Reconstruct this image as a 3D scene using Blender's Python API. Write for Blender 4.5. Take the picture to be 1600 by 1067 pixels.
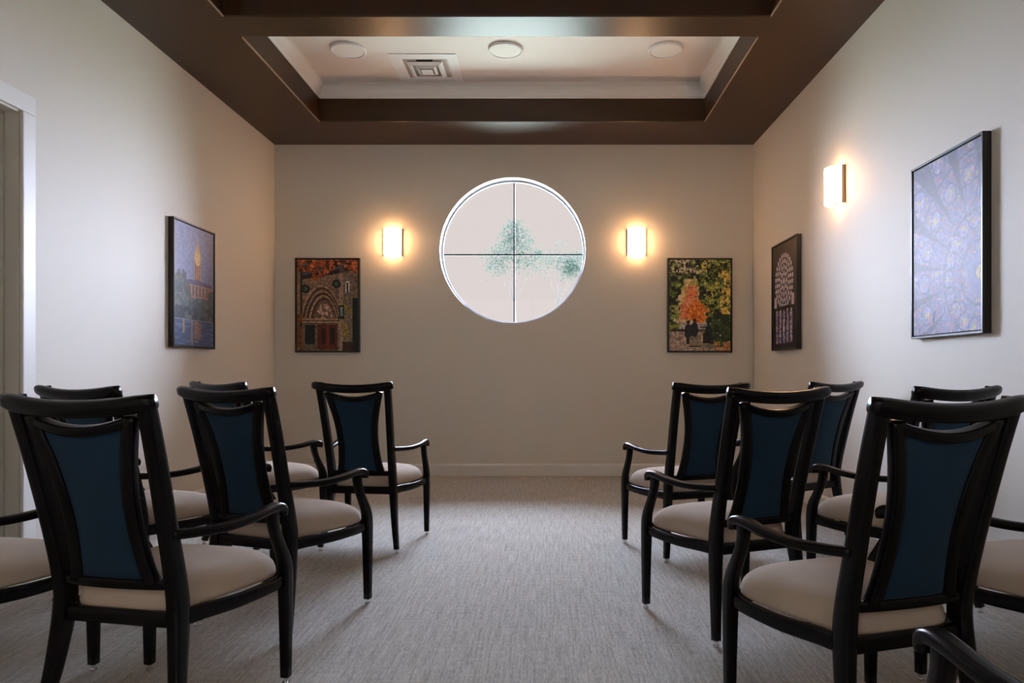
import bpy, bmesh, math, random
import numpy as np
from mathutils import Vector, Matrix
C = bpy.context.scene
for o in list(bpy.data.objects): bpy.data.objects.remove(o)
COL = C.collection
PI = math.pi

# ------------------------------------------------------------------ camera
EYE = .962
cam_d = bpy.data.cameras.new('camera'); cam = bpy.data.objects.new('camera', cam_d); COL.objects.link(cam)
cam.location = (0, 0, EYE); cam.rotation_euler = (PI/2, 0, 0)
cam_d.sensor_width = 36; cam_d.lens = 36*1100/1600
cam_d.shift_x = -55/1600; cam_d.shift_y = 46.5/1600
cam_d.clip_start = .05; cam_d.clip_end = 300
C.camera = cam
# ------------------------------------------------------------------ view
C.view_settings.view_transform = 'Standard'; C.view_settings.look = 'None'
C.view_settings.gamma = 1; C.view_settings.use_curve_mapping = False
C.view_settings.exposure = 0.13
# ------------------------------------------------------------------ sky: pale haze, and broad soft daylight (overcast sun)
w = bpy.data.worlds.new('sky'); C.world = w; w.use_nodes = True
bg = w.node_tree.nodes['Background']; bg.inputs['Color'].default_value = (.675, .613, .595, 1); bg.inputs['Strength'].default_value = 1.0
sd = bpy.data.lights.new('daylight', 'SUN'); sd.energy = 180; sd.angle = math.radians(160); sd.color = (.66, .76, 1.0)
sun = bpy.data.objects.new('daylight', sd); COL.objects.link(sun); sun.location = (0, 20, 20); sun.rotation_euler = (math.radians(-52), 0, 0)
# added warm fill light, just outside the added opening behind the camera
rd = bpy.data.lights.new('rear_fill', 'AREA'); rd.shape = 'RECTANGLE'; rd.size = 3.2; rd.size_y = 1.5; rd.energy = 15; rd.color = (1.0, .84, .68)
ro = bpy.data.objects.new('rear_fill', rd); COL.objects.link(ro); ro.location = (-.3, -1.5, 1.75); ro.rotation_euler = (PI/2, 0, 0)
SCONCE_GLOW = 36; SCONCE_BULB = 2.2; SCONCE_COL = (1.0, .55, .25)

# ------------------------------------------------------------------ materials
def mat(name, col, rough=.6, spec=.5, metal=0, coat=0, bump=None, var=None, coat_r=.1):
    m = bpy.data.materials.new(name); m.use_nodes = True
    nt = m.node_tree; p = nt.nodes['Principled BSDF']
    p.inputs['Base Color'].default_value = (*col, 1); p.inputs['Roughness'].default_value = rough
    p.inputs['Specular IOR Level'].default_value = spec; p.inputs['Metallic'].default_value = metal
    p.inputs['Coat Weight'].default_value = coat; p.inputs['Coat Roughness'].default_value = coat_r
    tc = nt.nodes.new('ShaderNodeTexCoord')
    if var:                                     # (scale, amount, stretch)
        n = nt.nodes.new('ShaderNodeTexNoise'); n.inputs['Scale'].default_value = var[0]; n.inputs['Detail'].default_value = 4
        mp = nt.nodes.new('ShaderNodeMapping'); mp.inputs['Scale'].default_value = var[2] if len(var) > 2 else (1, 1, 1)
        nt.links.new(tc.outputs['Object'], mp.inputs[0]); nt.links.new(mp.outputs[0], n.inputs['Vector'])
        mx = nt.nodes.new('ShaderNodeMix'); mx.data_type = 'RGBA'
        mx.inputs[6].default_value = (*[c*(1-var[1]) for c in col], 1); mx.inputs[7].default_value = (*[min(1, c*(1+var[1])) for c in col], 1)
        nt.links.new(n.outputs['Fac'], mx.inputs[0]); nt.links.new(mx.outputs[2], p.inputs['Base Color'])
    if bump:                                    # (scale, strength, distance)
        n2 = nt.nodes.new('ShaderNodeTexNoise'); n2.inputs['Scale'].default_value = bump[0]; n2.inputs['Detail'].default_value = 3
        nt.links.new(tc.outputs['Object'], n2.inputs['Vector'])
        b = nt.nodes.new('ShaderNodeBump'); b.inputs['Strength'].default_value = bump[1]; b.inputs['Distance'].default_value = bump[2]
        nt.links.new(n2.outputs['Fac'], b.inputs['Height']); nt.links.new(b.outputs[0], p.inputs['Normal'])
    return m

M = {}
M['wall'] = mat('wall_paint', (.70, .65, .57), .6, .35, bump=(220, .08, .002), var=(1.2, .015))
M['white'] = mat('white_trim_paint', (.76, .73, .69), .45, .5)
M['reveal'] = mat('white_reveal_paint', (.80, .80, .80), .4, .5)
M['ceilw'] = mat('ceiling_white_paint', (.78, .72, .67), .7, .3, bump=(260, .08, .002))
M['brown'] = mat('brown_ceiling_paint', (.040, .0165, .0055), .36, .30, bump=(60, .05, .002), var=(2.5, .08))
M['cream'] = mat('cream_door_paint', (.56, .53, .45), .4, .5)
M['black'] = mat('black_lacquer', (.003, .003, .0033), .27, .16, var=(14, .3, (1, 1, .2)))
M['chrome'] = mat('chrome', (.7, .7, .7), .18, .5, metal=1)
M['frame'] = mat('picture_frame_black', (.012, .011, .010), .35, .5)
M['cloth'] = mat('beige_seat_fabric', (.47, .375, .29), .88, .25, bump=(600, .25, .002), var=(9, .09))
M['vent'] = mat('white_enamel', (.82, .81, .80), .6, .3)
M['ventdark'] = mat('duct_black', (.012, .012, .013), .8, .2)
M['ventback'] = mat('vent_backing_beige', (.42, .38, .34), .7, .2)
M['lamp_off'] = mat('opal_lamp_diffuser', (.86, .83, .79), .8, .5)
M['bronze'] = mat('satin_champagne', (.62, .47, .33), .4, .5)
M['highlight'] = mat('tan_edge_highlight', (.30, .20, .13), .35, .5)  # tan stands in for light caught on the tray edges
M['brass'] = mat('satin_metal', (.5, .48, .45), .3, .5, metal=1)
M['alu'] = mat('grey_window_metal', (.60, .68, .85), .4, .5)
M['munt'] = mat('dark_muntin', (.02, .024, .03), .6, .2)
M['grass'] = mat('sunlit_lawn', (.38, .41, .30), .9, .2, var=(3, .15))
M['bark'] = mat('tree_bark', (.08, .072, .072), .9, .2)

def fabric_blue():
    m = mat('navy_back_fabric', (.013, .040, .075), .8, .2, bump=(700, .2, .002))
    nt = m.node_tree; p = nt.nodes['Principled BSDF']
    tc = nt.nodes.new('ShaderNodeTexCoord'); n = nt.nodes.new('ShaderNodeTexNoise'); n.inputs['Scale'].default_value = 7
    nt.links.new(tc.outputs['Object'], n.inputs['Vector'])
    mx = nt.nodes.new('ShaderNodeMix'); mx.data_type = 'RGBA'
    mx.inputs[6].default_value = (.006, .021, .040, 1); mx.inputs[7].default_value = (.010, .031, .055, 1)
    nt.links.new(n.outputs['Fac'], mx.inputs[0]); nt.links.new(mx.outputs[2], p.inputs['Base Color'])
    p.inputs['Sheen Weight'].default_value = .15; p.inputs['Sheen Roughness'].default_value = .4
    p.inputs['Sheen Tint'].default_value = (.3, .5, .7, 1)
    return m
M['blue'] = fabric_blue()

def carpet():
    m = bpy.data.materials.new('woven_carpet'); m.use_nodes = True; nt = m.node_tree; p = nt.nodes['Principled BSDF']
    p.inputs['Roughness'].default_value = .95; p.inputs['Specular IOR Level'].default_value = .1
    tc = nt.nodes.new('ShaderNodeTexCoord')
    def noise(scale, st, det=2):
        mp = nt.nodes.new('ShaderNodeMapping'); mp.inputs['Scale'].default_value = st
        n = nt.nodes.new('ShaderNodeTexNoise'); n.inputs['Scale'].default_value = scale; n.inputs['Detail'].default_value = det
        nt.links.new(tc.outputs['Object'], mp.inputs[0]); nt.links.new(mp.outputs[0], n.inputs['Vector']); return n.outputs['Fac']
    a = noise(16, (7, .30, 1), 3); b = noise(30, (6, 1.1, 1), 3); c = noise(170, (1, 1, 1), 2); d = noise(9, (.5, 8, 1), 2)
    def ma(op, x, y):
        q = nt.nodes.new('ShaderNodeMath'); q.operation = op
        for i, v in enumerate((x, y)):
            if isinstance(v, (int, float)): q.inputs[i].default_value = v
            else: nt.links.new(v, q.inputs[i])
        return q.outputs[0]
    s = ma('ADD', ma('ADD', ma('MULTIPLY', a, .34), ma('MULTIPLY', b, .34)), ma('ADD', ma('MULTIPLY', c, .22), ma('MULTIPLY', d, .10)))
    r = nt.nodes.new('ShaderNodeValToRGB'); r.color_ramp.elements[0].position = .38; r.color_ramp.elements[1].position = .62
    r.color_ramp.elements[0].color = (.285, .265, .23, 1); r.color_ramp.elements[1].color = (.56, .53, .48, 1)
    nt.links.new(s, r.inputs[0]); nt.links.new(r.outputs[0], p.inputs['Base Color'])
    bp = nt.nodes.new('ShaderNodeBump'); bp.inputs['Strength'].default_value = .4; bp.inputs['Distance'].default_value = .003
    nt.links.new(s, bp.inputs['Height']); nt.links.new(bp.outputs[0], p.inputs['Normal'])
    return m
M['carpet'] = carpet()

def glass_pane():
    m = bpy.data.materials.new('window_glass'); m.use_nodes = True; nt = m.node_tree; nt.nodes.clear()
    o = nt.nodes.new('ShaderNodeOutputMaterial'); t = nt.nodes.new('ShaderNodeBsdfTransparent'); g = nt.nodes.new('ShaderNodeBsdfGlossy')
    g.inputs['Roughness'].default_value = .02; mx = nt.nodes.new('ShaderNodeMixShader'); f = nt.nodes.new('ShaderNodeFresnel'); f.inputs[0].default_value = 1.3
    nt.links.new(f.outputs[0], mx.inputs[0]); nt.links.new(t.outputs[0], mx.inputs[1]); nt.links.new(g.outputs[0], mx.inputs[2]); nt.links.new(mx.outputs[0], o.inputs[0])
    return m
M['glass'] = glass_pane()

def glow(name, col, s):
    m = bpy.data.materials.new(name); m.use_nodes = True; nt = m.node_tree; p = nt.nodes['Principled BSDF']
    p.inputs['Base Color'].default_value = (.8, .78, .74, 1); p.inputs['Roughness'].default_value = .4
    p.inputs['Emission Color'].default_value = (*col, 1); p.inputs['Emission Strength'].default_value = s
    return m
M['shade'] = glow('lit_opal_glass', (1.0, .54, .25), SCONCE_GLOW)

def leafmat():
    m = bpy.data.materials.new('leaf_green'); m.use_nodes = True; nt = m.node_tree; nt.nodes.clear()
    o = nt.nodes.new('ShaderNodeOutputMaterial'); d = nt.nodes.new('ShaderNodeBsdfDiffuse'); t = nt.nodes.new('ShaderNodeBsdfTranslucent')
    d.inputs[0].default_value = (.028, .040, .032, 1); t.inputs[0].default_value = (.024, .034, .026, 1)
    mx = nt.nodes.new('ShaderNodeMixShader'); nt.links.new(d.outputs[0], mx.inputs[1]); nt.links.new(t.outputs[0], mx.inputs[2]); nt.links.new(mx.outputs[0], o.inputs[0])
    return m
M['leaf'] = leafmat()

def printmat():
    m = bpy.data.materials.new('photographic_print'); m.use_nodes = True; nt = m.node_tree; p = nt.nodes['Principled BSDF']
    a = nt.nodes.new('ShaderNodeVertexColor'); a.layer_name = 'Col'; nt.links.new(a.outputs[0], p.inputs['Base Color'])
    p.inputs['Roughness'].default_value = .5; p.inputs['Specular IOR Level'].default_value = .42
    return m
M['print'] = printmat()

# ------------------------------------------------------------------ helpers
def obj(name, bm, m, parent=None, smooth=False, bevel=0, ang=None):
    me = bpy.data.meshes.new(name); bmesh.ops.recalc_face_normals(bm, faces=bm.faces[:]); bm.to_mesh(me); bm.free()
    o = bpy.data.objects.new(name, me); COL.objects.link(o)
    for mm in (m if isinstance(m, (list, tuple)) else [m]): me.materials.append(mm)
    if smooth: me.polygons.foreach_set('use_smooth', [True]*len(me.polygons))
    if parent: o.parent = parent
    if bevel:
        b = o.modifiers.new('bevel', 'BEVEL'); b.width = bevel; b.segments = 2; b.limit_method = 'ANGLE'; b.angle_limit = .6
    return o
def empty(name, loc=(0, 0, 0), rz=0):
    o = bpy.data.objects.new(name, None); COL.objects.link(o); o.location = loc; o.rotation_euler = (0, 0, rz); o.empty_display_size = .1
    return o
def tag(o, label=None, cat=None, group=None, kind=None):
    if label: o['label'] = label
    if cat: o['category'] = cat
    if group: o['group'] = group
    if kind: o['kind'] = kind
    return o
def struct(name, bm, m, label=None, **k):
    o = obj(name, bm, m, **k); o['kind'] = 'structure'
    if label: o['label'] = label
    return o
def box(bm, x0, x1, y0, y1, z0, z1):
    v = [bm.verts.new((x, y, z)) for x in (x0, x1) for y in (y0, y1) for z in (z0, z1)]
    for f in ((0,1,3,2), (4,6,7,5), (0,4,5,1), (2,3,7,6), (0,2,6,4), (1,5,7,3)): bm.faces.new([v[i] for i in f])
def quad(bm, *p): bm.faces.new([bm.verts.new(q) for q in p])
def cyl(bm, c, r0, r1, z0, z1, n=24, cap=True):
    a = [bm.verts.new((c[0]+r0*math.cos(2*PI*i/n), c[1]+r0*math.sin(2*PI*i/n), z0)) for i in range(n)]
    b = [bm.verts.new((c[0]+r1*math.cos(2*PI*i/n), c[1]+r1*math.sin(2*PI*i/n), z1)) for i in range(n)]
    for i in range(n): bm.faces.new((a[i], a[(i+1) % n], b[(i+1) % n], b[i]))
    if cap: bm.faces.new(a); bm.faces.new(b[::-1])
def catmull(P, n=6):
    P = [np.array(p, float) for p in P]; Q = [2*P[0]-P[1]]+P+[2*P[-1]-P[-2]]; out = []
    for i in range(1, len(Q)-2):
        for k in range(n):
            t = k/n; a, b, c, d = Q[i-1:i+3]
            out.append(.5*((2*b)+(-a+c)*t+(2*a-5*b+4*c-d)*t*t+(-a+3*b-3*c+d)*t**3))
    out.append(P[-1]); return out
def sweep(bm, P, side, n=5, res=20, power=6.5):
    """P: rows (x,y,z,width along side,thickness). Rounded-rectangle section swept along a smooth path."""
    pts = catmull(P, n); rings = []; side = Vector(side).normalized()
    for i, p in enumerate(pts):
        a = pts[max(i-1, 0)]; b = pts[min(i+1, len(pts)-1)]
        t = Vector((b-a)[:3]).normalized(); s = (side - t*side.dot(t)).normalized(); u = t.cross(s)
        ring = []
        for k in range(res):
            th = 2*PI*(k+.5)/res; c, d = math.cos(th), math.sin(th)
            q = (abs(c)**power+abs(d)**power)**(-1/power)
            ring.append(bm.verts.new(Vector(p[:3]) + s*(c*q*p[3]/2) + u*(d*q*p[4]/2)))
        rings.append(ring)
    for r0, r1 in zip(rings, rings[1:]):
        for k in range(res): bm.faces.new((r0[k], r0[(k+1) % res], r1[(k+1) % res], r1[k]))
    bm.faces.new(rings[0][::-1]); bm.faces.new(rings[-1])
def copy_tree(o, parent=None):
    c = o.copy(); COL.objects.link(c)
    if parent: c.parent = parent
    for ch in list(o.children): copy_tree(ch, c)
    return c

# ================================================================== ROOM
XL, XR, YB, YF, ZC = -2.513, 1.900, 6.49, -1.3, 3.05
WX, WZ, WR = -.319, 2.077, .672
bm = bmesh.new(); quad(bm, (XL-.3, YF, 0), (XR, YF, 0), (XR, YB, 0), (XL-.3, YB, 0)); struct('floor', bm, M['carpet'], 'grey beige woven carpet')
# back wall with the round opening
bm = bmesh.new(); N = 128; inner = []; outer = []; deep = []
angs = sorted([2*PI*i/N for i in range(N)] + [math.atan2(z-WZ, x-WX) % (2*PI) for x in (XL, XR) for z in (0, ZC)])
for a in angs:
    c, s = math.cos(a), math.sin(a); t = []
    if abs(c) > 1e-9: t.append(((XR if c > 0 else XL)-WX)/c)
    if abs(s) > 1e-9: t.append(((ZC if s > 0 else 0)-WZ)/s)
    t = min(t); inner.append(bm.verts.new((WX+WR*c, YB, WZ+WR*s))); outer.append(bm.verts.new((WX+t*c, YB, WZ+t*s)))
for i in range(len(angs)):
    j = (i+1) % len(angs); bm.faces.new((inner[i], inner[j], outer[j], outer[i]))
struct('wall_back', bm, M['wall'], 'greige painted end wall with the round window')
bm = bmesh.new(); quad(bm, (XR, YF, 0), (XR, YB, 0), (XR, YB, ZC), (XR, YF, ZC)); struct('wall_right', bm, M['wall'])
DY0, DY1, DZ = 2.44, 3.355, 2.205          # doorway in the left wall
bm = bmesh.new()
quad(bm, (XL, DY1, 0), (XL, YB, 0), (XL, YB, ZC), (XL, DY1, ZC)); quad(bm, (XL, DY0, DZ), (XL, DY1, DZ), (XL, DY1, ZC), (XL, DY0, ZC))
quad(bm, (XL, YF, 0), (XL, DY0, 0), (XL, DY0, ZC), (XL, YF, ZC)); struct('wall_left', bm, M['wall'])
bm = bmesh.new(); RX0, RX1, RZ0, RZ1 = -1.9, 1.3, 1.0, 2.5      # wall behind the camera with an opening added for the fill light
for q in ((XL, RX0, 0, ZC), (RX1, XR, 0, ZC), (RX0, RX1, 0, RZ0), (RX0, RX1, RZ1, ZC)): quad(bm, (q[0], YF, q[2]), (q[1], YF, q[2]), (q[1], YF, q[3]), (q[0], YF, q[3]))
struct('wall_front', bm, M['wall'])
bm = bmesh.new()
for q in ((RX0, RX0+.05, RZ0, RZ1), (RX1-.05, RX1, RZ0, RZ1), (RX0, RX1, RZ0, RZ0+.05), (RX0, RX1, RZ1-.05, RZ1), (-.33, -.27, RZ0, RZ1)): box(bm, q[0], q[1], YF-.1, YF+.01, q[2], q[3])
struct('fill_window', bm, M['white'])  # unseen window, added so that the fill light can enter

# ceiling: brown soffit with three tray openings
CX0, CX1 = -1.905, 1.315; TR = [(.90, 2.39), (2.65, 4.14), (4.40, 5.889)]; ZR, ZT = 3.243, 3.357
bm = bmesh.new(); grid = {}
xs = [XL, CX0, CX1, XR]; ys = [YF]+[v for t in TR for v in t]+[YB]
def gv(x, y, z):
    k = (round(x, 4), round(y, 4), round(z, 4))
    if k not in grid: grid[k] = bm.verts.new((x, y, z))
    return grid[k]
for i in range(3):
    for j in range(len(ys)-1):
        if i == 1 and (ys[j], ys[j+1]) in TR:
            a = [(CX0, ys[j]), (CX1, ys[j]), (CX1, ys[j+1]), (CX0, ys[j+1])]
            for k in range(4):
                p, q = a[k], a[(k+1) % 4]; bm.faces.new((gv(*p, ZC), gv(*q, ZC), gv(*q, ZR), gv(*p, ZR)))
        else: bm.faces.new((gv(xs[i], ys[j], ZC), gv(xs[i+1], ys[j], ZC), gv(xs[i+1], ys[j+1], ZC), gv(xs[i], ys[j+1], ZC)))
struct('ceiling', bm, M['brown'], 'dark brown glossy ceiling soffit and beams', bevel=.009)
for n, (a, b) in enumerate(TR):
    bm = bmesh.new(); quad(bm, (CX0-.02, a-.02, ZT), (CX1+.02, a-.02, ZT), (CX1+.02, b+.02, ZT), (CX0-.02, b+.02, ZT)); struct('ceiling_tray', bm, M['ceilw'], 'off white flat ceiling inside a tray')
    bm = bmesh.new()                                # crown moulding profile swept round the tray
    prof = [(0, ZR-.001), (.006, ZR-.001), (.006, ZR+.012), (.012, ZR+.020), (.016, ZR+.038), (.026, ZR+.062), (.042, ZR+.083), (.055, ZR+.092), (.055, ZR+.100), (.062, ZR+.104), (.062, ZT)]
    R = [[bm.verts.new(p) for p in ((CX0+d, a+d, z), (CX1-d, a+d, z), (CX1-d, b-d, z), (CX0+d, b-d, z))] for d, z in prof]
    for r0, r1 in zip(R, R[1:]):
        for k in range(4): bm.faces.new((r0[k], r0[(k+1) % 4], r1[(k+1) % 4], r1[k]))
    struct('trim_%d' % (n+1), bm, M['white'], 'white crown moulding round a ceiling tray')

for a, b in TR:  # strips that imitate the highlight line along the tray sides
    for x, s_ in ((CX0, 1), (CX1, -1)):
        bm = bmesh.new(); box(bm, min(x-s_*.006, x+s_*.003), max(x-s_*.006, x+s_*.003), a, b, ZC-.004, ZC+.006); struct('trim_4', bm, M['highlight'], 'thin tan painted bead along a tray edge', bevel=.002)
def board(name, p0, p1, nrm):
    bm = bmesh.new(); p0, p1, nv = Vector(p0), Vector(p1), Vector(nrm)
    pr = [(0, 0), (.014, 0), (.014, .092), (.010, .102), (.004, .108), (0, .110)]
    A = [bm.verts.new(p0+nv*d+Vector((0, 0, z))) for d, z in pr]; B = [bm.verts.new(p1+nv*d+Vector((0, 0, z))) for d, z in pr]
    for k in range(len(pr)-1): bm.faces.new((A[k], A[k+1], B[k+1], B[k]))
    bm.faces.new(A); bm.faces.new(B)
    struct(name, bm, M['white'], 'white painted baseboard')
board('baseboard_back', (XL, YB, 0), (XR, YB, 0), (0, -1, 0))
board('baseboard_right', (XR, YF, 0), (XR, YB-.014, 0), (-1, 0, 0))
board('baseboard_left', (XL, DY1+.087, 0), (XL, YB-.014, 0), (1, 0, 0))
board('baseboard_left', (XL, YF, 0), (XL, DY0-.087, 0), (1, 0, 0))

# door: casing, jamb, stop, slab, lever
door = empty('door_1', (XL, (DY0+DY1)/2, 0)); tag(door, 'cream door recessed in a white casing at the left wall', kind='structure')
def dobj(name, bm, m, par=door, **k):
    bmesh.ops.translate(bm, verts=bm.verts[:], vec=-Vector((XL, (DY0+DY1)/2, 0))); o = obj(name, bm, m, par, **k); return o
bm = bmesh.new()
for (y0, y1, z0, z1) in ((DY1, DY1+.085, 0, DZ), (DY0-.085, DY0, 0, DZ), (DY0-.085, DY1+.085, DZ, DZ+.09)): box(bm, XL, XL+.016, y0, y1, z0, z1)
dobj('door_casing', bm, M['white'], bevel=.004)
bm = bmesh.new()
box(bm, XL-.14, XL+.002, DY1-.012, DY1+.01, 0, DZ); box(bm, XL-.14, XL+.002, DY0-.01, DY0+.012, 0, DZ); box(bm, XL-.14, XL+.002, DY0, DY1, DZ-.012, DZ+.01)
box(bm, XL-.085, XL-.062, DY1-.026, DY1-.012, 0, DZ-.012); box(bm, XL-.085, XL-.062, DY0+.012, DY0+.026, 0, DZ-.012); box(bm, XL-.085, XL-.062, DY0+.012, DY1-.012, DZ-.026, DZ-.012)
dobj('door_jamb', bm, M['cream'], bevel=.002)
bm = bmesh.new(); box(bm, XL-.135, XL-.088, DY0+.014, DY1-.014, .008, DZ-.014)
slab = dobj('door_panel', bm, M['cream'], bevel=.002)
bm = bmesh.new(); box(bm, XL-.088, XL-.080, DY0+.05, DY0+.10, .90, 1.08); box(bm, XL-.08, XL-.045, DY0+.068, DY0+.082, 1.0, 1.014); box(bm, XL-.055, XL-.042, DY0+.068, DY0+.18, .998, 1.016)
bmesh.ops.translate(bm, verts=bm.verts[:], vec=-Vector((XL, (DY0+DY1)/2, 0))); obj('door_handle', bm, M['brass'], slab, bevel=.002)

# round window
win = empty('window_1', (WX, YB, WZ)); tag(win, 'round window with crossed glazing bars in the end wall', kind='structure')
def ring(bm, r0, r1, y0, y1, n=128):
    L = [(r0, y0), (r1, y0), (r1, y1), (r0, y1)]
    V = [[bm.verts.new((r*math.cos(2*PI*i/n), y, r*math.sin(2*PI*i/n))) for r, y in L] for i in range(n)]
    for i in range(n):
        j = (i+1) % n
        for k in range(4): bm.faces.new((V[i][k], V[i][(k+1) % 4], V[j][(k+1) % 4], V[j][k]))
bm = bmesh.new(); ring(bm, WR, WR+.05, .0005, .133); obj('window_reveal', bm, M['reveal'], win, smooth=False)
bm = bmesh.new(); ring(bm, WR-.016, WR, .112, .132); obj('window_frame', bm, M['alu'], win)
bm = bmesh.new(); box(bm, .003, .015, .125, .150, -WR+.02, WR-.02); obj('muntin', bm, M['munt'], win)
bm = bmesh.new(); box(bm, -WR+.02, WR-.02, .127, .148, -.026, -.014); obj('muntin', bm, M['munt'], win)
bm = bmesh.new(); bm.faces.new([bm.verts.new(((WR-.02)*math.cos(2*PI*i/96), .138, (WR-.02)*math.sin(2*PI*i/96))) for i in range(96)]); obj('window_pane', bm, M['glass'], win)

# ================================================================== OUTSIDE
bm = bmesh.new(); quad(bm, (-40, YB+.24, -.15), (40, YB+.24, -.15), (40, 80, -.15), (-40, 80, -.15)); struct('ground', bm, M['grass'], 'bright lawn outside the round window')
def tree(x, y, blobs, seed, label):
    rnd = random.Random(seed); t = empty('tree', (x, y, -.15)); tag(t, label, 'tree', 'trees outside the round window')
    bm = bmesh.new(); sweep(bm, [(0, 0, 0, .08, .08), (.03, 0, 1.5, .03, .03), (0, .05, blobs[0][2]+.15, .008, .008)], (1, 0, 0), res=8, power=2)
    for bx, by, bz, br, n in blobs:
        sweep(bm, [(0, .03, 2.5, .012, .012), (bx*.5, by*.5, (bz+2.6)/2, .009, .009), (bx, by, bz+.15, .005, .005)], (1, 0, .2), res=6, power=2)
    obj('trunk', bm, M['bark'], t, smooth=True)
    bm = bmesh.new()
    for bx, by, bz, br, n in blobs:
        for cl in range(max(5, n//15)):
            while True:
                d = Vector([rnd.uniform(-1, 1) for _ in range(3)])
                if d.length < 1: break
            cc = Vector((bx, by, bz+.15)) + Vector((d.x*br*1.2, d.y*br, d.z*br))
            for k in range(26):
                p = cc + Vector([rnd.gauss(0, .085) for _ in range(3)])
                s = rnd.uniform(.009, .024); u = Vector([rnd.gauss(0, 1) for _ in range(3)]).normalized(); v = u.orthogonal().normalized()
                v = (Matrix.Rotation(rnd.uniform(0, 6.28), 3, u) @ v)
                bm.faces.new([bm.verts.new(q) for q in (p-u*s*1.5, p-v*s*.6, p+u*s*1.5, p+v*s*.6)])
    obj('foliage', bm, M['leaf'], t)
tree(-.66, 14.2, [(.0, 0, 3.55, .26, 300), (.10, 0, 3.3, .34, 300), (-.32, .1, 3.38, .22, 130), (-.42, 0, 3.17, .20, 130), (.42, 0, 3.2, .20, 120), (-.02, -.1, 3.78, .15, 260), (-.15, 0, 3.12, .22, 150)], 3, 'green tree faintly seen at the middle crossing of the window bars')
tree(.22, 14.8, [(.0, 0, 3.40, .24, 90), (.2, 0, 3.15, .22, 200), (.5, .1, 3.27, .24, 220), (-.25, 0, 3.2, .2, 130), (.33, -.1, 3.12, .18, 300)], 8, 'lower green tree faintly seen at the right of the window')

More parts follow.
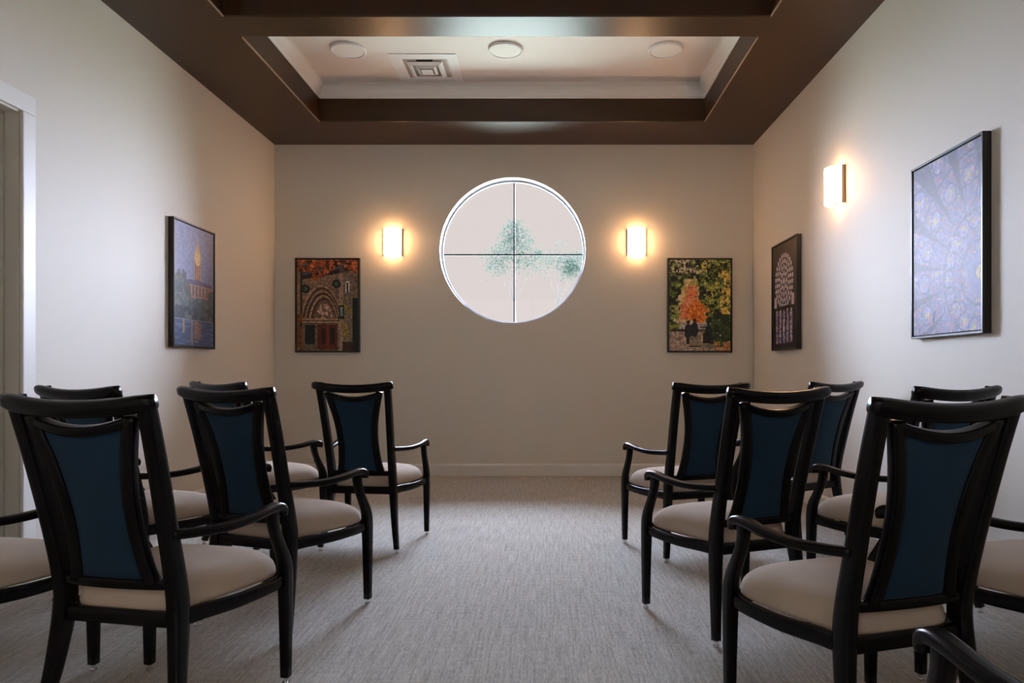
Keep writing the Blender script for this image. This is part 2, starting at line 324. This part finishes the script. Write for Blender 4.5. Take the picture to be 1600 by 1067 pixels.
# ================================================================== CHAIRS
ZS = [0, .15, .33, .42, .56, .75, .90]
YS = [-.222, -.188, -.163, -.168, -.200, -.248, -.292]
XS = [.212, .190, .173, .170, .173, .180, .186]
def sy(z): return float(np.interp(z, ZS, YS))
def make_chair():
    t = empty('armchair')
    B = M['black']
    def glide(x, y, par):
        bm = bmesh.new(); cyl(bm, (x, y), .011, .011, 0, .006, 16); cyl(bm, (x, y), .006, .005, .006, .024, 12); cyl(bm, (x, y), .010, .010, .017, .023, 16)
        obj('glide', bm, M['chrome'], par, smooth=False)['label'] = 'small chrome foot glide'
    for s in (-1, 1):
        bm = bmesh.new()
        wd = [.026, .031, .036, .035, .033, .032, .032]; dp = [.030, .038, .052, .052, .046, .044, .040]
        sweep(bm, [(s*XS[i], YS[i], max(ZS[i], .022), wd[i], dp[i]) for i in range(7)], (1, 0, 0))
        l = obj('leg', bm, B, t, smooth=True); l['label'] = 'rear leg and back post'; glide(s*XS[0], YS[0], l)
        bm = bmesh.new()
        sweep(bm, [(s*.242, .218, .022, .027, .027), (s*.242, .217, .2, .033, .033), (s*.242, .214, .335, .036, .040), (s*.243, .205, .385, .033, .036),
                   (s*.245, .180, .43, .031, .030), (s*.247, .154, .475, .030, .028), (s*.248, .140, .515, .030, .030), (s*.248, .138, .548, .032, .036)], (1, 0, 0))
        l = obj('leg', bm, B, t, smooth=True); l['label'] = 'front leg curving up into the arm post'; glide(s*.242, .218, l)
        bm = bmesh.new()
        sweep(bm, [(s*.180, -.195, .548, .026, .026), (s*.200, -.13, .542, .030, .025), (s*.228, -.05, .540, .034, .025), (s*.246, .04, .546, .037, .025),
                   (s*.250, .11, .555, .038, .026), (s*.250, .155, .556, .038, .028), (s*.250, .180, .545, .038, .030), (s*.250, .180, .526, .036, .024)], (1, 0, 0), power=3.2)
        obj('armrest', bm, B, t, smooth=True)
    # crest rail, bowed back and sagging at the middle, ends rolled
    bm = bmesh.new(); P = []
    for k in range(-6, 7):
        u = k/6; x = .216*u
        P.append((x, -.318+.024*u*u, .870+.020*u*u, .036 if abs(k) < 6 else .030, .043 if abs(k) < 6 else .036))
    sweep(bm, P, (0, 1, .35), n=2, power=2.8); obj('crest_rail', bm, B, t, smooth=True)
    def bow(x): return -.018*(1-(x/.18)**2)
    # waisted inner frame
    hz = [.418, .47, .54, .61, .68, .75, .81, .855]
    hx = [.113, .102, .095, .094, .100, .113, .129, .141]
    bm = bmesh.new()
    for s in (-1, 1): sweep(bm, [(s*x, sy(z)+bow(x), z, .034, .028) for z, x in zip(hz, hx)], (1, 0, 0), n=4)
    sweep(bm, [(.137*k/6, sy(.83)+bow(.137*k/6)-.002, .816+.027*(k/6)**2, .028, .025) for k in range(-6, 7)], (0, 1, .3), n=2)
    obj('back_frame', bm, B, t, smooth=True)
    bm = bmesh.new(); sweep(bm, [(.172*k/5, sy(.415)+bow(.172*k/5), .415, .024, .026) for k in range(-5, 6)], (0, 1, 0), n=2); obj('back_rail', bm, B, t, smooth=True)
    # upholstered panel
    bm = bmesh.new(); nx, nz = 16, 26; G = {}
    for side in (0, 1):
        for j in range(nz+1):
            for i in range(nx+1):
                u = -1+2*i/nx; v = j/nz
                zt = .808+.022*u*u; z = .424+(zt-.424)*v; x = u*(float(np.interp(z, hz, hx))-.010)
                e = (1-u**8)*(1-(2*v-1)**12); off = (.006+.005*(1-u*u)*(1-(2*v-1)**2))*e + .002
                G[side, i, j] = bm.verts.new((x, sy(z)+bow(x)+(off if side else -off*.8), z))
        for j in range(nz):
            for i in range(nx): bm.faces.new([G[side, i, j], G[side, i+1, j], G[side, i+1, j+1], G[side, i, j+1]])
    edge = [(i, 0) for i in range(nx)]+[(nx, j) for j in range(nz)]+[(i, nz) for i in range(nx, 0, -1)]+[(0, j) for j in range(nz, 0, -1)]
    for a, b in zip(edge, edge[1:]+edge[:1]): bm.faces.new((G[0, a[0], a[1]], G[0, b[0], b[1]], G[1, b[0], b[1]], G[1, a[0], a[1]]))
    obj('back_panel', bm, M['blue'], t, smooth=True)['label'] = 'navy blue upholstered waisted panel'
    # seat frame
    bm = bmesh.new()
    for s in (-1, 1): sweep(bm, [(s*.238, .205, .323, .024, .038), (s*.234, .12, .320, .024, .036), (s*.214, .01, .318, .024, .038), (s*.186, -.09, .322, .024, .042), (s*.172, -.165, .322, .024, .040)], (1, 0, 0), n=4)
    sweep(bm, [(.24*k/4, .222+.016*(1-(k/4)**2), .323, .024, .038) for k in range(-4, 5)], (0, 1, 0), n=3)
    sweep(bm, [(.172*k/4, -.165, .322, .026, .040) for k in range(-4, 5)], (0, 1, 0), n=2)
    obj('seat_frame', bm, B, t, smooth=True)
    # cushion
    bm = bmesh.new(); n = 72; prev = None
    prof = [(.06, .436), (.2, .4355), (.36, .434), (.52, .430), (.66, .424), (.78, .415), (.87, .404), (.93, .392), (.97, .378), (.992, .362), (1.0, .350), (.995, .341), (.95, .337)]
    rings = []
    for sc, z in prof:
        r = []
        for k in range(n):
            th = 2*PI*k/n; c, s_ = math.cos(th), math.sin(th); pw = 2+4.5*sc; q = (abs(c)**pw+abs(s_)**pw)**(-1/pw)
            u, v = c*q*sc, s_*q*sc
            y = .036+v*.200; hw = float(np.interp(y, [-.17, -.09, .02, .13, .24], [.156, .176, .206, .226, .232]))
            y += (.018*(1-u*u) if v > 0 else 0)*abs(v)
            r.append(bm.verts.new((u*hw, y, z)))
        rings.append(r)
    for r0, r1 in zip(rings, rings[1:]):
        for k in range(n): bm.faces.new((r0[k], r0[(k+1) % n], r1[(k+1) % n], r1[k]))
    bm.faces.new(rings[0]); bm.faces.new(rings[-1])
    obj('seat', bm, M['cloth'], t, smooth=True)['label'] = 'domed beige fabric seat cushion'
    return t
chair = make_chair()
spots = [
 (-.977, 3.961, -.125, 'black armchair beside the aisle in the far row left of the aisle'),
 (-1.614, 4.009, -.496, 'black armchair by the left wall in the far row, mostly hidden behind the middle row'),
 (-1.047, 2.798, -.364, 'black armchair beside the aisle in the middle row left of the aisle'),
 (-1.729, 3.014, -.332, 'black armchair by the left wall in the middle row, only crest and arm clear'),
 (-1.086, 2.005, -.200, 'large near black armchair left of the aisle, navy back fully in view'),
 (-1.74, 2.10, -.20, 'black armchair cut off by the left picture edge, only seat and arm showing'),
 (.732, 3.812, .314, 'black armchair beside the aisle in the far row right of the aisle'),
 (1.416, 4.071, .548, 'black armchair by the right wall in the far row under the narrow-looking picture'),
 (.706, 2.741, .374, 'black armchair beside the aisle in the middle row right of the aisle'),
 (1.450, 2.941, .358, 'black armchair by the right wall in the middle row under the largest-looking picture'),
 (.810, 1.847, .300, 'large near black armchair right of the aisle, navy back fully in view'),
 (1.461, 2.06, .30, 'black armchair cut off by the right picture edge, only seat and arm showing'),
 (.850, .930, .05, 'nearest black armchair at the bottom right corner, only its curled armrest showing'),
]
for i, (x, y, r, lab) in enumerate(spots):
    o = chair if i == 0 else copy_tree(chair)
    o.location = (x, y, 0); o.rotation_euler = (0, 0, r); tag(o, lab, 'chair', 'armchairs facing the round window')

# ================================================================== PICTURES
PW, PH = 104, 152
VV, UU = np.meshgrid((np.arange(PH)+.5)/PH, (np.arange(PW)+.5)/PW, indexing='ij')   # v from the top, u from the left
def rgb(r, g, b): return np.array([r, g, b], float)/255
def vnoise(sx, sy_, seed):
    r = np.random.RandomState(seed); g = r.rand(sy_+2, sx+2); x = UU*sx; y = VV*sy_; i = x.astype(int); j = y.astype(int); fx = x-i; fy = y-j
    fx = fx*fx*(3-2*fx); fy = fy*fy*(3-2*fy)
    return g[j, i]*(1-fx)*(1-fy)+g[j, i+1]*fx*(1-fy)+g[j+1, i]*(1-fx)*fy+g[j+1, i+1]*fx*fy
def fbm(s, seed, asp=1.5): return .5*vnoise(s, int(s*asp), seed)+.3*vnoise(2*s, int(2*s*asp), seed+1)+.2*vnoise(4*s, int(4*s*asp), seed+2)
def put(im, mask, col): 
    a = np.clip(mask.astype(float), 0, 1)[..., None]; im[:] = im*(1-a)+np.asarray(col)*a
def rect(u0, u1, v0, v1): return (UU >= u0) & (UU <= u1) & (VV >= v0) & (VV <= v1)
def disc(u, v, r, a=1.0): return ((UU-u)**2+((VV-v)*1.47*a)**2) < r*r
def art_arch():
    im = np.zeros((PH, PW, 3)); n = fbm(8, 1)[..., None]; im[:] = rgb(116, 92, 74)*(.8+.35*n)
    br = ((VV*46).astype(int)+(UU*0).astype(int)) % 2 == 0; put(im, br*.12, rgb(70, 52, 40))
    put(im, (VV < .2+.0*UU) & (VV > .06) & (VV < .20-.10*(UU-.1)), rgb(66, 62, 66))
    put(im, (VV < .215-.11*(UU-.1)) & (VV > .17-.11*(UU-.1)) & (UU > .08) & (UU < .7), rgb(24, 20, 20))
    # pointed arch, nested
    def arch(w_, top, cx=.42): 
        h = np.clip((.70-VV)/(.70-top), 0, 1); hw = w_*np.sqrt(np.clip(1-h**1.6, 0, 1)); return (np.abs(UU-cx) < hw) & (VV < .68) & (VV > top)
    cols = [rgb(138, 108, 86), rgb(62, 44, 34), rgb(126, 98, 78), rgb(54, 38, 30), rgb(140, 110, 88), rgb(60, 42, 34), rgb(96, 74, 60)]
    for k, c in enumerate(cols): put(im, arch(.35-.026*k, .275+.028*k, .40+.008*k), c)
    sp = vnoise(26, 34, 5) > .55; put(im, arch(.15, .475, .45) & sp, rgb(168, 138, 116)); put(im, disc(.50, .53, .035, .8), rgb(172, 138, 120))
    put(im, rect(.10, .68, .645, .70), rgb(146, 116, 92)); put(im, rect(.10, .68, .667, .675), rgb(80, 60, 46)); put(im, rect(.10, .68, .70, .705), rgb(30, 20, 16))
    put(im, rect(.10, .68, .705, 1), rgb(92, 82, 64)); put(im, rect(.13, .30, .715, .93), rgb(16, 24, 26))
    put(im, rect(.34, .665, .71, .99), rgb(84, 34, 20)); 
    for u in (.40, .55): put(im, rect(u, u+.075, .75, .93), rgb(34, 20, 16))
    put(im, rect(.50, .515, .71, 1), rgb(122, 46, 26))
    put(im, rect(0, .06, 0, 1), rgb(120, 92, 70)); put(im, rect(.06, .09, .1, 1), rgb(24, 20, 18)); put(im, rect(0, .09, .6, 1) & (fbm(6, 9) > .45), rgb(100, 60, 24))
    put(im, rect(.69, .76, .15, 1), rgb(138, 112, 92)); put(im, rect(.76, .92, .2, 1), rgb(104, 90, 78)); put(im, rect(.80, .87, .24, .36), rgb(190, 180, 172)); put(im, rect(.82, .85, .25, .36), rgb(30, 30, 34))
    put(im, (rect(.72, .92, .40, .9)) & (fbm(14, 12) > .52), rgb(126, 108, 44)); put(im, rect(.91, 1, .42, 1), rgb(16, 26, 22)); put(im, rect(.75, .92, .9, 1), rgb(56, 34, 24))
    for (u, v) in ((.14, .32), (.65, .265)):
        put(im, disc(u, v, .07), rgb(18, 28, 26)); put(im, disc(u, v, .035), rgb(60, 76, 66))
    put(im, rect(.69, .78, .50, .65), rgb(20, 28, 28)); put(im, rect(.71, .76, .52, .62), rgb(104, 120, 116))
    lf = (VV < .13+.10*np.sin(UU*5+.4)*(UU > .25)+.10*(UU > .78)) & (fbm(12, 20) > .38); put(im, lf, rgb(142, 62, 22)); put(im, lf & (fbm(16, 27) > .56), rgb(186, 96, 44)); put(im, lf & (fbm(14, 30) < .42), rgb(66, 30, 18))
    return im*1.12
def art_park():
    im = np.zeros((PH, PW, 3)); im[:] = rgb(44, 58, 26); f = fbm(24, 44); g = fbm(13, 45)
    put(im, g > .50, rgb(70, 90, 38)); put(im, f > .54, rgb(104, 124, 54)); put(im, f > .64, rgb(150, 160, 84)); put(im, g < .38, rgb(20, 28, 16)); put(im, f < .36, rgb(16, 24, 12))
    put(im, (VV < .16) & (UU < .62) & (fbm(20, 47) > .56), rgb(206, 190, 158)); put(im, (UU > .5+.3*VV) & (fbm(26, 52) > .62), rgb(176, 168, 74))
    put(im, (UU > .86) & (VV > .12) & (VV < .6) & (fbm(16, 50) > .50), rgb(214, 170, 70)); put(im, (UU > .84) & (VV > .2) & (VV < .6) & (fbm(22, 51) > .62), rgb(236, 196, 110))
    q = fbm(18, 60); gl = ((UU-.34)/(.10+.30*(VV-.2)))**2 < 1+2.2*(q-.5); gl &= (VV > .21) & (VV < .70); put(im, gl, rgb(200, 168, 110)); put(im, gl & (VV < .33), rgb(178, 164, 82)); put(im, gl & (f > .55), rgb(226, 196, 158))
    q = fbm(20, 62); tr = ((UU-.36)/(.06+.34*(VV-.26)))**2 < 1+2.4*(q-.5); tr &= (VV > .28) & (VV < .66); put(im, tr, rgb(226, 120, 72)); put(im, tr & (fbm(24, 66) > .54), rgb(240, 156, 112))
    q = fbm(20, 70); t2 = ((UU-.46)/.16)**2+((VV-.58)/.12)**2 < 1+2.0*(q-.5); put(im, t2, rgb(222, 104, 26)); put(im, t2 & (fbm(26, 71) > .54), rgb(240, 140, 50))
    put(im, (UU < .18) & (VV > .50) & (VV < .76) & (fbm(20, 73) > .50), rgb(142, 142, 52))
    put(im, (VV > .69) & (VV < .76) & (UU > .16) & (UU < .62), rgb(176, 166, 158)); put(im, rect(.05, .3, .755, .79) & (f > .42), rgb(52, 44, 38)); put(im, rect(.5, .62, .71, .80) & ((VV*60).astype(int) % 2 == 0), rgb(96, 84, 74))
    gr = VV > .79+.10*np.clip(UU-.6, 0, 1); put(im, gr, rgb(176, 154, 136)); put(im, gr & (fbm(20, 80) > .56), rgb(150, 128, 112))
    hd = (UU > .74-.25*(VV-.6)+.12*(fbm(10, 88)-.5)) & (VV > .60) & (VV < .96); put(im, hd & (f > .3), rgb(30, 48, 24)); put(im, hd & (g > .56), rgb(52, 76, 36)); put(im, (UU > .72) & (VV > .90) & (fbm(20, 85) > .48), rgb(184, 124, 70))
    for (u, v, s) in ((.31, .79, 1.0), (.41, .77, 1.0), (.64, .79, .95)):
        put(im, disc(u, v-.105*s, .03), rgb(30, 26, 28)); put(im, (((UU-u)/(.062*s))**2+((VV-v)/(.085*s))**2 < 1), rgb(28, 32, 38))
    put(im, rect(.28, .36, .80, .93), rgb(34, 32, 34)); put(im, rect(.55, .68, .80, .92), rgb(30, 30, 32)); put(im, rect(.33, .51, .85, .95), rgb(136, 126, 106)); put(im, rect(.33, .51, .945, .96), rgb(40, 34, 30)); put(im, rect(.50, .75, .925, .975), rgb(126, 116, 98))
    return im
def art_lake():
    im = np.zeros((PH, PW, 3)); im[:] = rgb(124, 132, 168)*(1-VV[..., None]*.15)
    put(im, (np.abs(UU-.57) < .085) & (VV > .24) & (VV < .47), rgb(164, 120, 92)); put(im, (np.abs(UU-.57) < .085) & (VV > .27) & (VV < .45) & ((UU*60).astype(int) % 3 == 0), rgb(116, 84, 76))
    put(im, ((UU-.57)/.085)**2+((VV-.25)/.07)**2 < 1, rgb(196, 160, 104)); put(im, (np.abs(UU-.57) < .035) & (VV > .14) & (VV < .22), rgb(190, 150, 96)); put(im, (np.abs(UU-.57) < .012) & (VV > .09) & (VV < .15), rgb(170, 140, 110))
    put(im, (VV > .47) & (VV < .60) & (UU > .28) & (UU < .96), rgb(146, 116, 104)); put(im, (VV > .44+.05*np.abs(UU-.57)) & (VV < .485) & (UU > .28) & (UU < .96), rgb(92, 84, 112)); put(im, (VV > .50) & (VV < .58) & (UU > .3) & (UU < .94) & ((UU*34).astype(int) % 3 == 0) , rgb(84, 72, 76))
    tl = VV > .42+.16*vnoise(9, 3, 90)+.05*vnoise(24, 3, 91)-.10*(UU < .28)-.04*(UU > .85)+.06*(np.abs(UU-.6) < .25); tl |= (VV > .585+.03*vnoise(20, 3, 98)); tl &= VV < .8
    put(im, tl, rgb(72, 84, 88)); put(im, tl & (fbm(10, 93) > .55), rgb(92, 100, 96)); put(im, (VV > .68) & (VV < .80) & (fbm(10, 94) > .45), rgb(52, 64, 74))
    wv = VV > .785; put(im, wv, rgb(62, 78, 112)); put(im, wv & (vnoise(6, 70, 95) > .6), rgb(84, 98, 130)); put(im, (VV > .785) & (VV < .792), rgb(120, 124, 140))
    put(im, wv & (np.abs(UU-.57) < .09) & (vnoise(8, 60, 97) > .35), rgb(130, 104, 96)); put(im, wv & (np.abs(UU-.22) < .025) & (VV < .9), rgb(150, 126, 104)); put(im, wv & (np.abs(UU-.42) < .03), rgb(126, 110, 110))
    return im
def art_lancets():
    im = np.zeros((PH, PW, 3)); im[:] = rgb(20, 17, 24)
    cx, cy = .50, .36; du = UU-cx; dv = (VV-cy)*1.47; r = np.hypot(du, dv); a = np.arctan2(dv, du)
    glass = lambda s: np.array([rgb(196, 188, 206), rgb(176, 150, 164), rgb(206, 198, 200), rgb(150, 158, 196)])[(vnoise(40, 60, s)*3.99).astype(int)]
    G = glass(101)
    # rose inside a pointed outline
    h = np.clip((VV-.09)/.30, 0, 1); out = (np.abs(du) < .40*np.sqrt(1-(1-h)**2)) & (VV < .60) & (VV > .09)
    petals = np.zeros_like(out)
    for (rr, cnt, pr) in ((.0, 1, .055), (.11, 8, .040), (.195, 14, .038), (.275, 20, .038), (.355, 26, .038)):
        for k in range(cnt):
            t = 2*PI*(k+.5*(cnt > 8))/cnt; ca, sa = math.cos(t), math.sin(t)
            px_ = (UU-cx)*ca+((VV-cy)*1.47)*sa-rr; py_ = -(UU-cx)*sa+((VV-cy)*1.47)*ca
            petals |= (px_/(pr*1.0))**2+(py_/(pr*.88))**2 < .95
    m = out & petals
    im[m] = G[m]
    for k in range(5):
        c = .20+.15*k
        l = (np.abs(UU-c) < .048) & (VV > .675) & (VV < .955) | ((((UU-c)/.048)**2+((VV-.675)/.045)**2 < 1) & (VV < .68))
        im[l] = G[l]*.92; put(im, l & (vnoise(30, 50, 160) > .62), rgb(120, 84, 110)); put(im, l & (vnoise(34, 60, 161) > .66), rgb(84, 96, 160))
    for c in (.14, .86):
        q = (np.abs(UU-c) < .05) & (VV > .50+.6*abs(0)) & (VV < .605) & (np.hypot(du, dv) > .40); im[q] = G[q]
    return im
def art_rose():
    im = np.zeros((PH, PW, 3)); im[:] = rgb(88, 86, 108)  # base lifted and greyed: reflected haze painted into the print
    cx, cy = .98, .70; du = (UU-cx); dv = (VV-cy)*1.47; r = np.hypot(du, dv); a = np.arctan2(dv, -du)
    pal = np.array([rgb(104, 108, 148), rgb(124, 112, 144), rgb(96, 102, 142), rgb(138, 128, 152), rgb(116, 122, 158)])
    G = pal[np.clip((vnoise(34, 50, 131)*4.99).astype(int), 0, 4)]; S = PI/9
    k = np.round(a/S); da = np.abs(a-k*S)*r
    seg = (da < np.clip(.038+.095*r, 0, .12)) & (r > .16); bands = ((r % .24) > .02)
    m = seg & bands; im[m] = G[m]
    for rr in (.42, .80, 1.15):
        for q in range(-9, 10):
            u = cx-rr*math.cos(q*S); v = cy+rr*math.sin(q*S)/1.47
            if -.1 < u < 1.1 and -.1 < v < 1.1:
                d = np.hypot(UU-u, (VV-v)*1.47); R_ = .05+.035*rr
                im[d < R_+.012] = rgb(86, 84, 106); w_ = d < R_; im[w_] = G[w_]*1.12
                put(im, (d < R_*.45) & (vnoise(30, 44, 140+q) > .45), rgb(160, 148, 112))
    m = (vnoise(40, 60, 150) > .80) & seg; put(im, m*.7, rgb(170, 110, 110)); m = (vnoise(30, 46, 152) > .84) & seg; put(im, m*.8, rgb(158, 148, 116))
    put(im, (r < .16) & (r > .06), rgb(112, 112, 156)); put(im, r < .05, rgb(180, 160, 110))
    d = np.abs(UU-(.34-.25*(VV-.9)*2)); put(im, (d < .012) & (VV > .875) & (VV < .935), rgb(20, 20, 44))
    return im
def picture(cx, cy, z0, z1, W, rz, art, label, amt=.28):
    """local: x = width, y = depth (0 at the wall, negative into the room)"""
    t = empty('framed_picture', (cx, cy, z0), rz); H = z1-z0; D = .040; fw = .011
    tag(t, label, 'picture')
    bm = bmesh.new()
    for (a, b, c, d) in ((-W/2, -W/2+fw, 0, H), (W/2-fw, W/2, 0, H), (-W/2+fw, W/2-fw, 0, fw), (-W/2+fw, W/2-fw, H-fw, H)): box(bm, a, b, -D, -.001, c, d)
    box(bm, -W/2+fw, W/2-fw, -.018, -.001, fw, H-fw)
    obj('frame', bm, M['frame'], t, bevel=.0012)
    g = .005; w2 = W/2-fw-g; zz0, zz1 = fw+g, H-fw-g
    me = bpy.data.meshes.new('print'); xs_ = np.linspace(-w2, w2, PW+1); zs_ = np.linspace(zz1, zz0, PH+1)
    vs = [(x, -D+.006, z) for z in zs_ for x in xs_]; nf = len(vs)
    fs = [(j*(PW+1)+i, (j+1)*(PW+1)+i, (j+1)*(PW+1)+i+1, j*(PW+1)+i+1) for j in range(PH) for i in range(PW)]
    cs = [0, PW, PH*(PW+1)+PW, PH*(PW+1)]                      # edge of the mounted canvas, back to the backing board
    for c in cs: vs.append((vs[c][0], -.017, vs[c][2]))
    for k in range(4): fs.append((cs[k], cs[(k+1) % 4], nf+(k+1) % 4, nf+k))
    me.from_pydata(vs, [], fs)
    ca = me.color_attributes.new('Col', 'FLOAT_COLOR', 'CORNER')
    g_ = np.random.RandomState(7); det = 1+amt*(.6*(g_.rand(PH, PW)-.5)+.9*(vnoise(48, 70, 300)-.5))[..., None]*2
    im = np.clip(art()*det, 0, 1)**2.2; cols = np.ones((PH*PW, 4)); cols[:, :3] = im.reshape(-1, 3)
    cols = np.vstack([np.repeat(cols, 4, axis=0), np.tile([.02, .02, .02, 1], (16, 1))]); ca.data.foreach_set('color', cols.ravel())
    me.materials.append(M['print']); o = bpy.data.objects.new('print', me); COL.objects.link(o); o.parent = t
picture(-2.017, YB, 1.135, 2.000, .590, 0, art_arch, 'framed photograph of a carved stone arch doorway with red doors under autumn leaves')
picture(1.401, YB, 1.135, 2.000, .594, 0, art_park, 'framed photograph of an orange autumn tree with dark seated figures under green trees')
picture(XL, 4.955, 1.125, 1.990, .580, PI/2, art_lake, 'framed photograph of a domed tower over trees and a lake on left wall', .10)
picture(XR, 5.550, 1.130, 1.990, .585, -PI/2, art_lancets, 'framed picture of a round stained glass window above five narrow lancets on right wall', .1)
picture(XR, 3.305, 1.126, 1.990, .593, -PI/2, art_rose, 'framed close-up of lavender stained glass rose window, nearest on right wall', .14)

# ================================================================== SCONCES
def make_sconce():
    t = empty('wall_sconce'); W, H, D = .158, .236, .095
    n = 28
    def half(w_, d_):
        return [(-math.cos(PI*k/n)*w_, -.012-(math.sin(PI*k/n)**.9 if 0 < k < n else 0)*d_) for k in range(n+1)]
    bm = bmesh.new(); A = half(W/2, D-.012); a = [bm.verts.new((x, y, -H/2)) for x, y in A]; b = [bm.verts.new((x, y, H/2)) for x, y in A]
    for k in range(n): bm.faces.new((a[k], a[k+1], b[k+1], b[k]))
    obj('lamp_shade', bm, M['shade'], t, smooth=True)['label'] = 'glowing curved opal glass shade'
    bm = bmesh.new(); B_ = half(W/2-.004, D-.016)
    for z0, z1 in ((-H/2, H/2),):
        c = [bm.verts.new((x, y, z0)) for x, y in B_]; d = [bm.verts.new((x, y, z1)) for x, y in B_]; a = [bm.verts.new((x, y, z0)) for x, y in A]; b = [bm.verts.new((x, y, z1)) for x, y in A]
        for k in range(n):
            bm.faces.new((c[k], c[k+1], d[k+1], d[k])); bm.faces.new((a[k], a[k+1], c[k+1], c[k])); bm.faces.new((b[k], b[k+1], d[k+1], d[k]))
    obj('shade_liner', bm, M['reveal'], t, smooth=False)
    bm = bmesh.new(); box(bm, -W/2+.012, W/2-.012, -.008, -.0005, -H/2+.02, H/2-.02); obj('back_plate', bm, M['bronze'], t, bevel=.002)
    for s in (-1, 1):
        bm = bmesh.new(); box(bm, s*(W/2+.003)-.003, s*(W/2+.003)+.003, -.022, -.0005, -H/2-.004, H/2+.004); obj('bracket', bm, M['bronze'], t, bevel=.001)
    bm = bmesh.new()
    cyl(bm, (0, -.045), .012, .012, -.03, -.005, 16); cyl(bm, (0, -.045), .012, .018, -.005, .02, 16); cyl(bm, (0, -.045), .018, .006, .02, .045, 16)
    obj('bulb', bm, M['reveal'], t, smooth=True)
    ld = bpy.data.lights.new('sconce_lamp', 'POINT'); ld.energy = SCONCE_BULB; ld.color = SCONCE_COL; ld.shadow_soft_size = .02
    lo = bpy.data.objects.new('sconce_lamp', ld); COL.objects.link(lo); lo.parent = t; lo.location = (0, -.045, .062)
    ld2 = lo.copy(); COL.objects.link(ld2); ld2.parent = t; ld2.location = (0, -.045, -.062)
    return t
sc = make_sconce()
for i, (x, y, z, r, lab) in enumerate([(-1.422, YB, 2.148, 0, 'lit wall sconce left of the round window'), (.822, YB, 2.150, 0, 'lit wall sconce right of the round window'),
                        (XR, 4.573, 2.160, -PI/2, 'lit wall sconce on the right side wall between two framed pictures')]):
    o = sc if i == 0 else copy_tree(sc)
    o.location = (x, y, z); o.rotation_euler = (0, 0, r); tag(o, lab, 'wall lamp', 'lit opal wall sconces')

# ================================================================== CEILING FIXTURES
def make_disc():
    t = empty('ceiling_light')
    bm = bmesh.new(); n = 64; pr = [(.129, 0), (.129, -.014), (.126, -.019), (.120, -.021), (.112, -.019), (.111, -.016)]
    R = [[bm.verts.new((r*math.cos(2*PI*i/n), r*math.sin(2*PI*i/n), z)) for i in range(n)] for r, z in pr]
    for a, b in zip(R, R[1:]):
        for i in range(n): bm.faces.new((a[i], a[(i+1) % n], b[(i+1) % n], b[i]))
    obj('trim_ring', bm, M['vent'], t, smooth=True)
    bm = bmesh.new(); R = [[bm.verts.new((r*math.cos(2*PI*i/n), r*math.sin(2*PI*i/n), z)) for i in range(n)] for r, z in ((.1115, -.015), (.08, -.018), (.03, -.0195))]
    for a, b in zip(R, R[1:]):
        for i in range(n): bm.faces.new((a[i], a[(i+1) % n], b[(i+1) % n], b[i]))
    bm.faces.new(R[-1]); obj('diffuser', bm, M['lamp_off'], t, smooth=True)
    return t
dl = make_disc()
for i, (x, lab) in enumerate([(-1.478, 'round flush ceiling light, switched off, left of the square vent'), (-.310, 'round flush ceiling light, switched off, just right of the square vent'), (.880, 'round flush ceiling light, switched off, farthest right in the ceiling tray')]):
    o = dl if i == 0 else copy_tree(dl)
    o.location = (x, 5.235, ZT); tag(o, lab, 'ceiling light', 'round ceiling lights in the tray')

v = empty('ceiling_vent', (-.947, 5.565, ZT)); tag(v, 'white square air vent with stepped louvres in the ceiling tray', 'vent')
def sqring(bm, h0, z0, h1, z1):
    A = [bm.verts.new((sx*h0, sy_*h0, z0)) for sx, sy_ in ((-1, -1), (1, -1), (1, 1), (-1, 1))]; B_ = [bm.verts.new((sx*h1, sy_*h1, z1)) for sx, sy_ in ((-1, -1), (1, -1), (1, 1), (-1, 1))]
    for k in range(4): bm.faces.new((A[k], A[(k+1) % 4], B_[(k+1) % 4], B_[k]))
bm = bmesh.new(); sqring(bm, .257, 0, .257, -.006); sqring(bm, .257, -.006, .185, -.010); sqring(bm, .185, -.010, .165, -.001); obj('flange', bm, M['vent'], v)
bm = bmesh.new(); sqring(bm, .138, -.010, .112, -.026); sqring(bm, .112, -.026, .100, -.022); obj('louvre', bm, M['vent'], v)
bm = bmesh.new(); sqring(bm, .078, -.014, .060, -.030); sqring(bm, .060, -.030, .055, -.027); obj('louvre', bm, M['vent'], v)
bm = bmesh.new(); box(bm, -.045, .045, -.045, .045, -.034, -.028); obj('centre_plate', bm, M['vent'], v, bevel=.002)
bm = bmesh.new(); box(bm, -.18, .18, -.18, .18, -.002, -.0005); obj('backing', bm, M['ventback'], v)
bm = bmesh.new(); box(bm, -.062, .062, -.158, -.118, -.0045, -.0021); obj('duct_opening', bm, M['ventdark'], v)
